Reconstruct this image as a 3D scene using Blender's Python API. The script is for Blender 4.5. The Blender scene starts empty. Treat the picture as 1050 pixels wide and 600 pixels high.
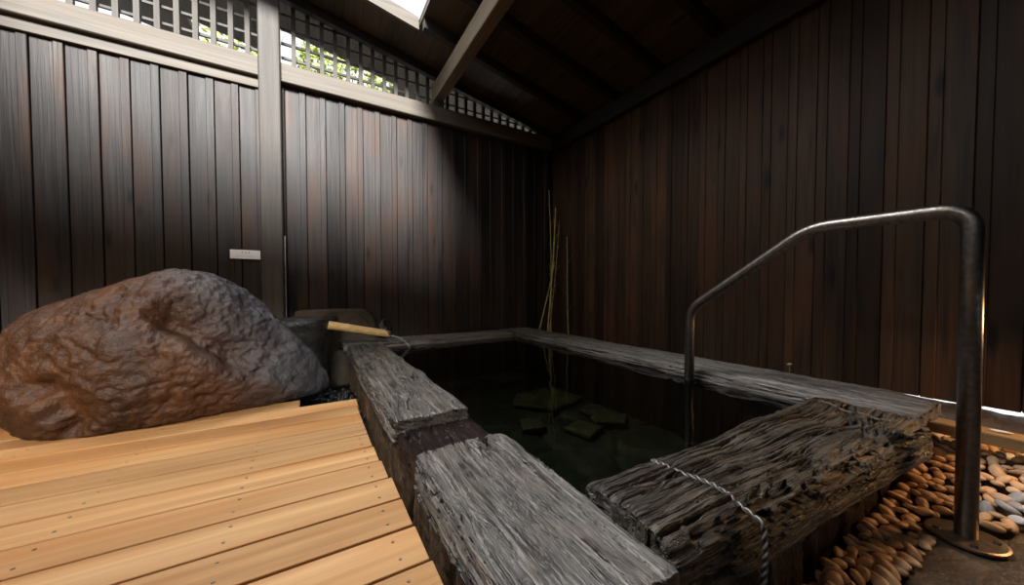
import bpy, math, random
import numpy as np
from mathutils import Vector, Matrix
from mathutils.bvhtree import BVHTree
rng = np.random.default_rng(7)
random.seed(5)
SC = bpy.context.scene
COL = SC.collection
PI = math.pi

# ------------------------------------------------------------------ noise
_perm = np.random.default_rng(3).permutation(512)
_perm = np.concatenate([_perm, _perm, _perm])
_g = np.random.default_rng(4).normal(size=(512, 3))
_g /= np.linalg.norm(_g, axis=1)[:, None]

def perlin(x, y, z):
    x, y, z = np.broadcast_arrays(np.asarray(x, float), np.asarray(y, float), np.asarray(z, float))
    xi, yi, zi = np.floor(x).astype(int), np.floor(y).astype(int), np.floor(z).astype(int)
    xf, yf, zf = x - xi, y - yi, z - zi
    fade = lambda t: t * t * t * (t * (t * 6 - 15) + 10)
    u, v, w = fade(xf), fade(yf), fade(zf)
    out = 0
    for dx in (0, 1):
        for dy in (0, 1):
            for dz in (0, 1):
                h = _perm[(_perm[(_perm[(xi + dx) % 512] + yi + dy) % 512] + zi + dz) % 512]
                g = _g[h]
                n = g[..., 0] * (xf - dx) + g[..., 1] * (yf - dy) + g[..., 2] * (zf - dz)
                out = out + n * (u if dx else 1 - u) * (v if dy else 1 - v) * (w if dz else 1 - w)
    return out * 1.5

def fbm(p, f, octs=4, gain=.5, off=0.):
    a, s = 1., 0.
    for k in range(octs):
        s = s + a * perlin(p[..., 0] * f + off + 17.3 * k, p[..., 1] * f + 5.1 * k + off, p[..., 2] * f - 9.7 * k)
        a *= gain; f *= 2.03
    return s

def sstep(a, b, x):
    t = np.clip((x - a) / (b - a), 0, 1)
    return t * t * (3 - 2 * t)

# ------------------------------------------------------------------ objects
def tag(o, label=None, cat=None, group=None, kind=None):
    if label: o['label'] = label
    if cat: o['category'] = cat
    if group: o['group'] = group
    if kind: o['kind'] = kind
    return o

def link(name, verts, faces, mat, parent=None, smooth=True, loc=None, rot=None, mats=None, fmat=None):
    me = bpy.data.meshes.new(name)
    me.from_pydata([tuple(v) for v in np.asarray(verts, float)], [], [tuple(int(i) for i in f) for f in faces])
    for m in (mats or [mat]): me.materials.append(m)
    if smooth: me.polygons.foreach_set('use_smooth', [True] * len(me.polygons))
    if fmat is not None: me.polygons.foreach_set('material_index', list(fmat))
    me.update()
    o = bpy.data.objects.new(name, me); COL.objects.link(o)
    if parent: o.parent = parent
    if loc is not None: o.location = loc
    if rot is not None: o.rotation_euler = rot
    return o

def empty(name, loc, label, cat, group=None, rotz=0):
    o = bpy.data.objects.new(name, None); COL.objects.link(o)
    o.location = loc; o.rotation_euler = (0, 0, rotz); o.empty_display_size = .05
    return tag(o, label, cat, group)

class MB:
    """collects simple shapes into one mesh"""
    def __init__(s): s.v, s.f, s.m, s.n = [], [], [], 0
    def add(s, v, f, m=0):
        v = np.asarray(v, float); s.v.append(v)
        s.f += [tuple(i + s.n for i in q) for q in f]; s.m += [m] * len(f); s.n += len(v)
    def box(s, x0, x1, y0, y1, z0, z1, m=0, ch=0.0):
        if ch <= 0:
            v = [(x, y, z) for x in (x0, x1) for y in (y0, y1) for z in (z0, z1)]
            f = [(0, 1, 3, 2), (4, 6, 7, 5), (0, 4, 5, 1), (2, 3, 7, 6), (0, 2, 6, 4), (1, 5, 7, 3)]
            s.add(v, f, m)
        else:
            a = np.array([(x0, x1), (y0, y1), (z0, z1)])
            vs, ids = [], {}
            for sx in (0, 1):
                for sy in (0, 1):
                    for sz in (0, 1):
                        c = np.array([a[0][sx], a[1][sy], a[2][sz]]); sg = np.array([sx, sy, sz]) * -2 + 1
                        for ax in range(3):
                            p = c + sg * ch; p[ax] = c[ax]
                            ids[(sx, sy, sz, ax)] = len(vs); vs.append(p)
            f = []
            for ax in range(3):
                o1, o2 = [k for k in range(3) if k != ax]
                for s0 in (0, 1):
                    q = []
                    for t1, t2 in ((0, 0), (0, 1), (1, 1), (1, 0)):
                        k = [0, 0, 0]; k[ax] = s0; k[o1] = t1; k[o2] = t2; q.append(ids[(*k, ax)])
                    f.append(tuple(q))
                    for t2 in (0, 1):
                        pass
            for ax in range(3):   # edges parallel to ax
                o1, o2 = [k for k in range(3) if k != ax]
                for t1 in (0, 1):
                    for t2 in (0, 1):
                        k0 = [0, 0, 0]; k0[o1] = t1; k0[o2] = t2; k1 = list(k0); k1[ax] = 1
                        f.append((ids[(*k0, o1)], ids[(*k0, o2)], ids[(*k1, o2)], ids[(*k1, o1)]))
            for sx in (0, 1):
                for sy in (0, 1):
                    for sz in (0, 1): f.append(tuple(ids[(sx, sy, sz, a_)] for a_ in range(3)))
            s.add(vs, f, m)
    def tube(s, pts, r, n=12, m=0, caps=True):
        v, f = tube(pts, r, n, caps); s.add(v, f, m)
    def build(s, name, mat, parent=None, smooth=False, mats=None, **k):
        o = link(name, np.concatenate(s.v), s.f, mat, parent, smooth, mats=mats, fmat=s.m if mats else None, **k)
        fix_normals(o.data); return o

def fix_normals(me):
    import bmesh
    bm = bmesh.new(); bm.from_mesh(me)
    bmesh.ops.recalc_face_normals(bm, faces=bm.faces); bm.to_mesh(me); bm.free()

def tube(pts, r, n=12, caps=True):
    p = np.asarray(pts, float); k = len(p)
    r = np.broadcast_to(np.asarray(r, float), (k,))
    t = np.gradient(p, axis=0); t /= np.linalg.norm(t, axis=1)[:, None]
    a = np.array([0, 0, 1.]) if abs(t[0][2]) < .9 else np.array([1., 0, 0])
    V = []
    nrm = np.cross(t[0], a); nrm /= np.linalg.norm(nrm)
    for i in range(k):
        nrm = nrm - t[i] * (nrm @ t[i]); nrm /= np.linalg.norm(nrm)
        b = np.cross(t[i], nrm)
        for j in range(n):
            an = 2 * PI * j / n
            V.append(p[i] + r[i] * (nrm * math.cos(an) + b * math.sin(an)))
    F = [(i * n + j, i * n + (j + 1) % n, (i + 1) * n + (j + 1) % n, (i + 1) * n + j) for i in range(k - 1) for j in range(n)]
    if caps:
        F.append(tuple(range(n - 1, -1, -1))); F.append(tuple((k - 1) * n + j for j in range(n)))
    return np.array(V), F

def smooth_path(pts, rad, seg=8):
    pts = [np.array(p, float) for p in pts]; out = [pts[0]]
    for a, b, c in zip(pts, pts[1:], pts[2:]):
        u, v = a - b, c - b; lu, lv = np.linalg.norm(u), np.linalg.norm(v)
        r = min(rad, lu * .45, lv * .45); p0, p1 = b + u / lu * r, b + v / lv * r
        for k in range(seg + 1):
            t = k / seg; out.append((1 - t) ** 2 * p0 + 2 * t * (1 - t) * b + t * t * p1)
    out.append(pts[-1]); return np.array(out)

def resample(pts, step):
    p = np.asarray(pts, float); d = np.r_[0, np.cumsum(np.linalg.norm(np.diff(p, axis=0), axis=1))]
    s = np.arange(0, d[-1], step); return np.stack([np.interp(s, d, p[:, k]) for k in range(3)], 1)

# ------------------------------------------------------------------ materials
class NT:
    def __init__(s, name):
        s.m = bpy.data.materials.new(name); s.m.use_nodes = True
        s.t = s.m.node_tree; s.t.nodes.clear()
        s.out = s.n('ShaderNodeOutputMaterial')
    def n(s, typ, **kw):
        nd = s.t.nodes.new(typ)
        for k, v in kw.items():
            if k in nd.inputs: nd.inputs[k].default_value = v
            else: setattr(nd, k, v)
        return nd
    def l(s, a, b): s.t.links.new(a, b)
    def math(s, op, a, b=None, c=None):
        nd = s.n('ShaderNodeMath', operation=op)
        for i, v in enumerate((a, b, c)):
            if v is None: continue
            if isinstance(v, (int, float)): nd.inputs[i].default_value = v
            else: s.l(v, nd.inputs[i])
        return nd.outputs[0]
    def comb(s, x, y, z):
        nd = s.n('ShaderNodeCombineXYZ')
        for i, v in enumerate((x, y, z)):
            if isinstance(v, (int, float)): nd.inputs[i].default_value = v
            else: s.l(v, nd.inputs[i])
        return nd.outputs[0]
    def noise(s, vec, scale, detail=4, rough=.55, dist=0.):
        nd = s.n('ShaderNodeTexNoise'); nd.inputs['Scale'].default_value = scale; nd.inputs['Detail'].default_value = detail
        nd.inputs['Roughness'].default_value = rough; nd.inputs['Distortion'].default_value = dist
        s.l(vec, nd.inputs['Vector']); return nd.outputs['Fac']
    def ramp(s, fac, stops):
        nd = s.n('ShaderNodeValToRGB'); e = nd.color_ramp.elements
        while len(e) > 1: e.remove(e[-1])
        for i, (p, c) in enumerate(stops):
            el = e[0] if i == 0 else e.new(p)
            el.position = p; c = (c, c, c) if isinstance(c, (int, float)) else c
            el.color = (*c, 1)
        s.l(fac, nd.inputs['Fac']); return nd.outputs['Color']
    def mix(s, fac, a, b, blend='MIX'):
        nd = s.n('ShaderNodeMix', data_type='RGBA', blend_type=blend)
        for sock, v in ((nd.inputs[0], fac), (nd.inputs[6], a), (nd.inputs[7], b)):
            if isinstance(v, (int, float)): sock.default_value = v
            elif isinstance(v, tuple): sock.default_value = (*v, 1)
            else: s.l(v, sock)
        return nd.outputs[2]
    def principled(s, col, rough, bump=None, bstr=.5, bdist=.01, spec=.5, metal=0., coat=0.):
        p = s.n('ShaderNodeBsdfPrincipled')
        for nm, v in (('Base Color', col), ('Roughness', rough), ('Metallic', metal), ('Specular IOR Level', spec), ('Coat Weight', coat)):
            if isinstance(v, (int, float)): p.inputs[nm].default_value = v
            elif isinstance(v, tuple): p.inputs[nm].default_value = (*v, 1)
            else: s.l(v, p.inputs[nm])
        if bump is not None:
            b = s.n('ShaderNodeBump'); b.inputs['Strength'].default_value = bstr; b.inputs['Distance'].default_value = bdist
            s.l(bump, b.inputs['Height']); s.l(b.outputs[0], p.inputs['Normal'])
        s.l(p.outputs[0], s.out.inputs['Surface']); return p
    def xyz(s):
        tc = s.n('ShaderNodeTexCoord'); sp = s.n('ShaderNodeSeparateXYZ'); s.l(tc.outputs['Object'], sp.inputs[0])
        return tc.outputs['Object'], sp.outputs

def mat_boards(name, along, across, pitch, off, ca, cb, cc=None, rough=(.45, .7), var=.5, bump=.35, grain=45., spec=.4, knots=True, stretch=1.4):
    N = NT(name); P, X = N.xyz()
    other = 3 - along - across
    t = N.math('DIVIDE', N.math('SUBTRACT', X[across], off), pitch)
    ident = N.math('FLOOR', t)
    wn = N.n('ShaderNodeTexWhiteNoise', noise_dimensions='1D'); N.l(ident, wn.inputs['W'])
    w = wn.outputs['Value']
    A = N.math('ADD', N.math('MULTIPLY', X[along], stretch), N.math('MULTIPLY', w, 37.))
    B = N.math('MULTIPLY', X[across], grain); D = N.math('MULTIPLY', X[other], grain)
    vec = N.comb(A, B, D)
    g = N.noise(vec, 1., 5, .6, .6)
    g2 = N.noise(N.comb(N.math('MULTIPLY', A, .6), N.math('MULTIPLY', X[across], grain * .16), w), 1., 3, .5, 1.2)
    big = N.noise(N.comb(N.math('MULTIPLY', A, .9), N.math('MULTIPLY', X[across], 7.), N.math('MULTIPLY', w, 9.)), 1., 3)
    c = N.ramp(N.math('ADD', N.math('MULTIPLY', g, .6), N.math('MULTIPLY', g2, .4)), [(.3, ca), (.52, tuple((a + b) / 2 for a, b in zip(ca, cb))), (.72, cb)])
    if cc: c = N.mix(N.ramp(big, [(.45, 0.), (.68, 1.)]), c, cc)
    br = N.math('ADD', N.math('MULTIPLY', w, var), 1 - var / 2)
    c = N.mix(1., c, N.comb(br, br, br), 'MULTIPLY')
    if knots:
        vo = N.n('ShaderNodeTexVoronoi', feature='F1'); vo.inputs['Scale'].default_value = 1.
        N.l(N.comb(N.math('MULTIPLY', A, 1.3), N.math('MULTIPLY', X[across], 7.), w), vo.inputs['Vector'])
        k = N.ramp(vo.outputs['Distance'], [(.07, .9), (.17, 0.)])
        c = N.mix(k, c, tuple(x * .45 for x in ca))
    r = N.math('ADD', N.math('MULTIPLY', g2, rough[1] - rough[0]), rough[0])
    N.principled(c, r, g, bump, .004, spec)
    return N.m

def mat_weathered(name, ca, cb, rough=.5, spec=.5, tint=None, bstr=.8):
    """silvered, split timber; grain along local x"""
    N = NT(name); P, X = N.xyz()
    v1 = N.comb(N.math('MULTIPLY', X[0], 3.), N.math('MULTIPLY', X[1], 110.), N.math('MULTIPLY', X[2], 110.))
    v2 = N.comb(N.math('MULTIPLY', X[0], 2.5), N.math('MULTIPLY', X[1], 30.), N.math('MULTIPLY', X[2], 30.))
    g, g2 = N.noise(v1, 1., 6, .65, .8), N.noise(v2, 1., 5, .6, 1.)
    f = N.noise(P, 160., 3)
    blotch = N.noise(P, 9., 4)
    s = N.math('ADD', N.math('MULTIPLY', g, .55), N.math('MULTIPLY', g2, .45))
    c = N.ramp(s, [(.36, ca), (.5, tuple((a + b) * .45 for a, b in zip(ca, cb))), (.66, cb)])
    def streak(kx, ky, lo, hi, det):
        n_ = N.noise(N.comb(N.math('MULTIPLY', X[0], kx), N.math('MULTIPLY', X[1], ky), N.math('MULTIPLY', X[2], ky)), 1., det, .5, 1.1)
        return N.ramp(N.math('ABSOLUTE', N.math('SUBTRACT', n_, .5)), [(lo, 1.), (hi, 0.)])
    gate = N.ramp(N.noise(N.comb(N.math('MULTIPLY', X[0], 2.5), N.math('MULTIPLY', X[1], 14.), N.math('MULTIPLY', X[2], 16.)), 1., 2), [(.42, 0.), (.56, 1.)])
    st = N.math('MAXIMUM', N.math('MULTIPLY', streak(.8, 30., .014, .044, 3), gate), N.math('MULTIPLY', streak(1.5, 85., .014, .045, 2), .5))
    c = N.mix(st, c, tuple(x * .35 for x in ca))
    if tint: c = N.mix(N.ramp(blotch, [(.48, 0.), (.66, .8)]), c, tint)
    h = N.math('SUBTRACT', N.math('ADD', N.math('ADD', N.math('MULTIPLY', g, .9), N.math('MULTIPLY', g2, .8)), N.math('MULTIPLY', f, .25)), st)
    r = N.math('ADD', N.math('MULTIPLY', blotch, .35), rough - .17)
    N.principled(c, r, h, bstr, .006, spec)
    return N.m

def mat_rock(name, stops, scale=6., rough=.5, fine=60., bstr=.6, patch=None, spec=.5, bd=.01, vstreak=False):
    N = NT(name); P, X = N.xyz()
    vec = P
    if vstreak: vec = N.comb(N.math('MULTIPLY', X[0], 3.), N.math('MULTIPLY', X[1], 3.), N.math('MULTIPLY', X[2], .7))
    a = N.noise(vec, scale, 6, .6, .5); b = N.noise(vec, fine, 5, .65)
    mu = N.noise(P, fine * .3, 4, .6)
    c = N.ramp(N.math('ADD', N.math('MULTIPLY', a, .7), N.math('MULTIPLY', b, .3)), stops)
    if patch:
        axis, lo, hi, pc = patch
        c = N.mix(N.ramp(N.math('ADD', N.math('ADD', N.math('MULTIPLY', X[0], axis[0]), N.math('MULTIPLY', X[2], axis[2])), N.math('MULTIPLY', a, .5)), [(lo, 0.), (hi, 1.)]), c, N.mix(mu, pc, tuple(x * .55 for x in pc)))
    h = N.math('ADD', N.math('MULTIPLY', b, .7), mu)
    N.principled(c, N.math('ADD', N.math('MULTIPLY', a, .3), rough - .15), h, bstr, bd, spec)
    return N.m

def mat_plain(name, col, rough=.5, metal=0., spec=.5, var=.25, scale=30., bstr=.15):
    N = NT(name); P, X = N.xyz()
    a = N.noise(P, scale, 4)
    c = N.mix(N.ramp(a, [(.35, 0.), (.65, 1.)]), tuple(x * (1 - var) for x in col), tuple(min(1, x * (1 + var)) for x in col))
    N.principled(c, rough, a, bstr, .002, spec, metal)
    return N.m

def mat_water(name):
    N = NT(name); P, X = N.xyz()
    fr = N.n('ShaderNodeFresnel'); fr.inputs['IOR'].default_value = 1.33
    gl = N.n('ShaderNodeBsdfGlossy'); gl.inputs['Roughness'].default_value = .03
    tr = N.n('ShaderNodeBsdfTransparent'); tr.inputs['Color'].default_value = (.25, .265, .22, 1)
    mx = N.n('ShaderNodeMixShader'); b = N.n('ShaderNodeBump'); b.inputs['Strength'].default_value = .25; b.inputs['Distance'].default_value = .004
    N.l(N.noise(P, 9., 3, .5, .3), b.inputs['Height'])
    N.l(b.outputs[0], gl.inputs['Normal']); N.l(b.outputs[0], fr.inputs['Normal'])
    N.l(fr.outputs[0], mx.inputs[0]); N.l(tr.outputs[0], mx.inputs[1]); N.l(gl.outputs[0], mx.inputs[2])
    N.l(mx.outputs[0], N.out.inputs['Surface']); return N.m

M = {}
PITCH = .1525
M['wall_back'] = mat_boards('charred_boards_back', 2, 0, PITCH, -.482, (.006, .0055, .006), (.044, .036, .033), (.044, .022, .013), var=1., rough=(.36, .62), spec=.36, bump=.6)
M['wall_right'] = mat_boards('charred_boards_right', 2, 1, .1445, .002, (.008, .006, .0045), (.085, .049, .029), (.075, .034, .017), var=.9, rough=(.42, .6), spec=.25)
M['timber'] = mat_boards('grey_timber_x', 0, 2, 5., -2.4, (.07, .058, .047), (.215, .185, .15), (.15, .12, .088), var=.1, grain=50, knots=False)
M['timber_z'] = mat_boards('grey_timber_z', 2, 0, 5., -2.4, (.035, .03, .026), (.11, .095, .082), (.075, .062, .05), var=.1, grain=60, knots=False)
M['timber_y'] = mat_boards('brown_timber_y', 1, 0, 5., -2.4, (.12, .095, .065), (.32, .26, .19), None, var=.1, grain=60, knots=False)
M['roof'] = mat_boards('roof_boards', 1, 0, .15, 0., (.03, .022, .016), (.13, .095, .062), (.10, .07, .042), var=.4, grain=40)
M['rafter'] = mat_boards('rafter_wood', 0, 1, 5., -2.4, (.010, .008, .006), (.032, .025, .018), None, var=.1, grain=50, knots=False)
M['deck'] = mat_boards('cypress_decking', 0, 1, .1265, -.05, (.25, .11, .035), (.62, .38, .175), (.37, .155, .045), var=.4, rough=(.18, .5), bump=.12, grain=24., spec=.5, stretch=.9, knots=False)
M['screw'] = mat_plain('screw_steel', (.35, .3, .25), .35, 1.)
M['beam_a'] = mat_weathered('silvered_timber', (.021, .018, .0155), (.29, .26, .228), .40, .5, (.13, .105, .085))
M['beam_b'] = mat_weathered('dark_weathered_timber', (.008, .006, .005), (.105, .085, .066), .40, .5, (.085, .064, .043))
M['beam_c'] = mat_weathered('grey_weathered_timber', (.035, .03, .026), (.33, .295, .26), .45, .5, (.16, .13, .10))
M['sill_red'] = mat_weathered('wet_red_timber', (.007, .0035, .003), (.028, .012, .010), .38, .25)
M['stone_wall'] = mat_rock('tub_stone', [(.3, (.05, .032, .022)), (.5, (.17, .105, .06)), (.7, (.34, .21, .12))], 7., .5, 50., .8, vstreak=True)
M['stone_shaded'] = mat_rock('shaded_tub_stone', [(.3, (.012, .008, .006)), (.5, (.045, .027, .018)), (.7, (.10, .06, .04))], 7., .5, 50., .9, vstreak=True)  # copy of the tub stone, darkened to put shade into these walls
M['stone_pool'] = mat_rock('pool_stone', [(.3, (.02, .023, .02)), (.5, (.06, .066, .05)), (.72, (.17, .16, .10))], 5., .6, 40.)
M['slab'] = mat_rock('pool_slab', [(.3, (.06, .055, .035)), (.5, (.17, .15, .085)), (.72, (.42, .33, .16))], 6., .6, 40.)
M['boulder'] = mat_rock('boulder_stone', [(.3, (.007, .004, .003)), (.48, (.046, .019, .008)), (.68, (.12, .049, .017))], 3.2, .46, 45., 1., spec=.38, patch=((1.0, 0, .55), .50, .80, (.075, .072, .080)), bd=.012)  # grey patch paints the cool sky sheen into the upper right
M['rock_dark'] = mat_rock('wet_dark_rock', [(.3, (.006, .006, .006)), (.5, (.02, .019, .018)), (.7, (.06, .055, .05))], 6., .28, 60., .8)
M['rock_brown'] = mat_rock('brown_rock', [(.3, (.025, .019, .013)), (.5, (.065, .049, .03)), (.7, (.13, .10, .06))], 6., .6, 60.)
M['slab_ground'] = mat_rock('stepping_stone', [(.3, (.012, .007, .005)), (.5, (.055, .036, .024)), (.72, (.15, .105, .065))], 4., .5, 40., .9)
M['floor'] = mat_rock('wet_ground', [(.3, (.006, .005, .004)), (.6, (.02, .017, .014)), (.8, (.05, .042, .035))], 9., .35, 80.)
M['ground'] = mat_rock('pale_ground', [(.3, (.4, .4, .38)), (.7, (.7, .7, .68))], 5., .8, 50.)
M['peb_tan'] = mat_plain('tan_pebble', (.68, .43, .24), .5, var=.15, scale=14)
M['peb_white'] = mat_plain('white_pebble', (.75, .73, .70), .45, var=.1, scale=14)
M['peb_grey'] = mat_plain('grey_pebble', (.34, .34, .35), .45, var=.15, scale=14)
M['gravel'] = mat_plain('black_gravel', (.03, .03, .032), .1, var=.4, scale=40)
M['steel'] = mat_plain('worn_steel', (.22, .20, .18), .36, 1., var=.22, scale=60, bstr=.25)
M['rust'] = mat_plain('dull_steel_plate', (.28, .22, .17), .38, 1., var=.3, scale=40)
M['wire'] = mat_plain('wire_rope_steel', (.15, .135, .12), .48, .6, var=.2, scale=200)
M['bamboo'] = mat_plain('dry_bamboo', (.60, .40, .17), .38, var=.18, scale=12)
M['bamboo_dark'] = mat_plain('bamboo_inside', (.18, .11, .05), .6)
M['cane'] = mat_plain('olive_cane', (.50, .42, .14), .45, var=.25, scale=18)
M['cane_green'] = mat_plain('green_cane', (.24, .27, .10), .45, var=.25, scale=18)
M['plank'] = mat_boards('yellow_plank', 1, 0, 5., -2.4, (.20, .12, .05), (.38, .25, .11), None, var=.1, grain=45, knots=False)
M['sign'] = mat_plain('white_sign_plate', (.92, .90, .90), .4, var=.03)
M['ink'] = mat_plain('black_ink', (.02, .02, .02), .6, var=.1)
M['greyink'] = mat_plain('grey_ink', (.33, .33, .33), .6, var=.1)
M['leaf'] = mat_plain('yellow_green_leaf', (.34, .42, .08), .5, var=.35, scale=3.)
M['twig'] = mat_plain('twig_bark', (.12, .09, .06), .7)
M['leaf_pale'] = mat_plain('pale_leaf', (.55, .65, .42), .5)
M['pale_strip'] = mat_plain('pale_strip', (.55, .52, .47), .5)
M['water'] = mat_water('pool_water')
_n = NT('water_side'); _t = _n.n('ShaderNodeBsdfTransparent'); _n.l(_t.outputs[0], _n.out.inputs['Surface']); M['clear'] = _n.m
_n = NT('falling_water'); _t = _n.n('ShaderNodeBsdfTransparent'); _gl = _n.n('ShaderNodeBsdfPrincipled'); _gl.inputs['Base Color'].default_value = (.8, .83, .85, 1); _gl.inputs['Roughness'].default_value = .15
_mx = _n.n('ShaderNodeMixShader'); _lw = _n.n('ShaderNodeLayerWeight'); _lw.inputs['Blend'].default_value = .35
_mx.inputs[0].default_value = .16; _n.l(_t.outputs[0], _mx.inputs[1]); _n.l(_gl.outputs[0], _mx.inputs[2]); _n.l(_mx.outputs[0], _n.out.inputs['Surface']); M['stream'] = _n.m

# ------------------------------------------------------------------ room shell
WX, WY = 2.65, 3.50                      # inner faces of the right and back walls
BOT = .262

def board_wall(name, mat, a0, a1, pitch, off, to_xyz, z0, z1, batten=.045, seed=1, low=None):
    r = np.random.default_rng(seed); mb = MB()
    k0, k1 = math.floor((a0 - off) / pitch), math.ceil((a1 - off) / pitch)
    for k in range(k0, k1):
        s = off + k * pitch
        zt = z1; zb = (z0 if low is None or s < low[0] else low[1]) + r.uniform(-.004, .004)
        d0 = r.uniform(0, .004)
        for (u0, u1, d, th) in ((s + .002, s + pitch - batten, d0, .022), (s + pitch - batten - .004, s + pitch - .0015, .009 + d0, .03)):
            w = r.uniform(-.001, .001)
            p0 = to_xyz(u0 + w, -.02); p1 = to_xyz(u1, d)
            x0, x1 = sorted((p0[0], p1[0])); y0, y1 = sorted((p0[1], p1[1]))
            mb.box(x0, x1, y0, y1, zb, zt, ch=.003)
    # solid backing behind the seams
    p0 = to_xyz(a0, -.045); p1 = to_xyz(a1, -.018)
    x0, x1 = sorted((p0[0], p1[0])); y0, y1 = sorted((p0[1], p1[1]))
    if low is None: mb.box(x0, x1, y0, y1, z0 + .006, z1)
    else:
        mb.box(x0, x1, y0, low[0], z0 + .006, z1); mb.box(x0, x1, low[0], y1, low[1], z1)
    return tag(mb.build(name, mat), kind='structure')

board_wall('wall_back', M['wall_back'], -3.0, 2.72, PITCH, -.482, lambda u, d: (u, WY - d), -.05, 2.55, seed=2)
board_wall('wall_right', M['wall_right'], -2.4, 3.55, .1445, .002, lambda u, d: (WX - d, u), BOT, 2.74, seed=3, low=(.55, .16))
board_wall('wall_left_unseen', M['wall_right'], -2.4, 3.46, .1445, .002, lambda u, d: (-3.05 + d, u), -.05, 3.3, seed=4)  # unseen wall, added to hold back light from the left
board_wall('wall_front_unseen', M['wall_back'], -3.0, 2.64, PITCH, -.482, lambda u, d: (u, -2.45 + d), -.05, 3.0, seed=5)  # unseen wall, added to close off light from the front

mb = MB(); mb.box(-3.1, 2.72, -2.5, 3.56, -.25, -.10); tag(mb.build('floor', M['floor']), kind='structure')
mb = MB(); mb.box(2.80, 14, -8, 14, -.35, .10); tag(mb.build('ground_beside', M['ground']), kind='structure'); mb = MB(); mb.box(-9, 2.795, 3.62, 14, -.35, .10); tag(mb.build('ground_behind', M['floor']), kind='structure')

# sill beam on top of the back wall, ledger strip under it, wall plate on the right wall
mb = MB(); mb.box(-3.0, 2.72, 3.43, 3.555, 2.52, 2.672, ch=.006); tag(mb.build('trim_1', M['timber']), kind='structure')
mb = MB(); mb.box(-3.0, -.345, 3.468, 3.50, 2.44, 2.5245, ch=.003); tag(mb.build('trim_2', M['timber']), kind='structure')
mb = MB(); mb.box(2.585, 2.72, -2.4, 3.43, 2.50, 2.66, ch=.006); tag(mb.build('trim_3', M['rafter']), kind='structure')

# roof: sloping boards with an open bay over the deck
RZ = lambda x: 3.235 - .193 * x
def roof_slab(mb, x0, x1, y0, y1, th=.035):
    n = max(1, int(round((x1 - x0) / .15)))
    for k in range(n):
        a, b = x0 + (x1 - x0) * k / n + .002, x0 + (x1 - x0) * (k + 1) / n - .001
        v = [(x, y, RZ(x) + h) for x in (a, b) for y in (y0, y1) for h in (0, th)]
        mb.add(v, [(0, 1, 3, 2), (4, 6, 7, 5), (0, 4, 5, 1), (2, 3, 7, 6), (0, 2, 6, 4), (1, 5, 7, 3)])
    v = [(x, y, RZ(x) + h) for x in (x0, x1) for y in (y0, y1) for h in (th + .002, th + .02)]
    mb.add(v, [(0, 1, 3, 2), (4, 6, 7, 5), (0, 4, 5, 1), (2, 3, 7, 6), (0, 2, 6, 4), (1, 5, 7, 3)])
OPEN_X, OPEN_Y1, OPEN_Y0 = .83, 3.03, .55
mb = MB()
roof_slab(mb, OPEN_X, 2.85, -2.6, 4.25)
roof_slab(mb, -3.2, -1.0, OPEN_Y1, 4.95); roof_slab(mb, -1.0, -.3, OPEN_Y1, 4.5); roof_slab(mb, -.3, OPEN_X, OPEN_Y1, 3.98)
roof_slab(mb, -3.2, OPEN_X, -2.6, OPEN_Y0)  # unseen front roof, added to limit the daylight entering the bay
roof_slab(mb, -3.2, -2.1, OPEN_Y0 + .001, OPEN_Y1 - .001)  # unseen left roof strip, added to bound the light on the back wall
tag(mb.build('ceiling', M['roof']), kind='structure')
# edge boards of the open bay
mb = MB()
v = [(x, y, RZ(x) + h) for x in (-2.09, OPEN_X - .001) for y in (OPEN_Y1 - .03, OPEN_Y1 - .002) for h in (-.03, .075)]
mb.add(v, [(0, 1, 3, 2), (4, 6, 7, 5), (0, 4, 5, 1), (2, 3, 7, 6), (0, 2, 6, 4), (1, 5, 7, 3)])
tag(mb.build('trim_4', M['timber']), kind='structure')

ordn = ['first', 'second', 'third', 'fourth', 'fifth', 'sixth', 'seventh', 'eighth']
for i, y in enumerate((3.44, 2.90, 2.41, 1.93, 1.44, .96, .48)):
    x0 = OPEN_X + .01; x1 = 2.70
    if i == 0: x0 = -2.9
    mb = MB(); h = .085; w = .06
    v = [(x, yy, RZ(x) - dz) for x in (x0, x1) for yy in (y - w / 2, y + w / 2) for dz in (h, .002)]
    mb.add(v, [(0, 1, 3, 2), (4, 6, 7, 5), (0, 4, 5, 1), (2, 3, 7, 6), (0, 2, 6, 4), (1, 5, 7, 3)])
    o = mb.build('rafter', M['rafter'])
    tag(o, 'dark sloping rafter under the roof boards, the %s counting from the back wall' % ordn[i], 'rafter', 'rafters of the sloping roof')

mb = MB(); mb.box(1.10, 1.20, -2.3, 3.56, 2.735, 2.905, ch=.006)
tag(mb.build('roof_beam', M['timber_y']), 'long pale-sided roof beam running overhead from the back wall towards the viewer', 'beam')

# posts
mb = MB(); mb.box(-.345, -.197, 3.385, 3.485, -.10, 3.17, ch=.008)
tag(mb.build('wooden_post', M['timber_z']), 'tall square wooden post standing against the back wall beside the small white sign', 'post')
mb = MB(); mb.box(1.095, 1.205, 3.44, 3.55, 2.673, 2.734, ch=.004)
tag(mb.build('post_stub', M['timber_z']), 'short wooden stub on the sill carrying the long roof beam', 'post')
mb = MB(); mb.box(-.192, -.184, 3.44, 3.462, -.10, 1.25, ch=.002)
tag(mb.build('pale_strip', M['pale_strip']), 'thin pale vertical strip beside the foot of the square post', 'strip')

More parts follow.
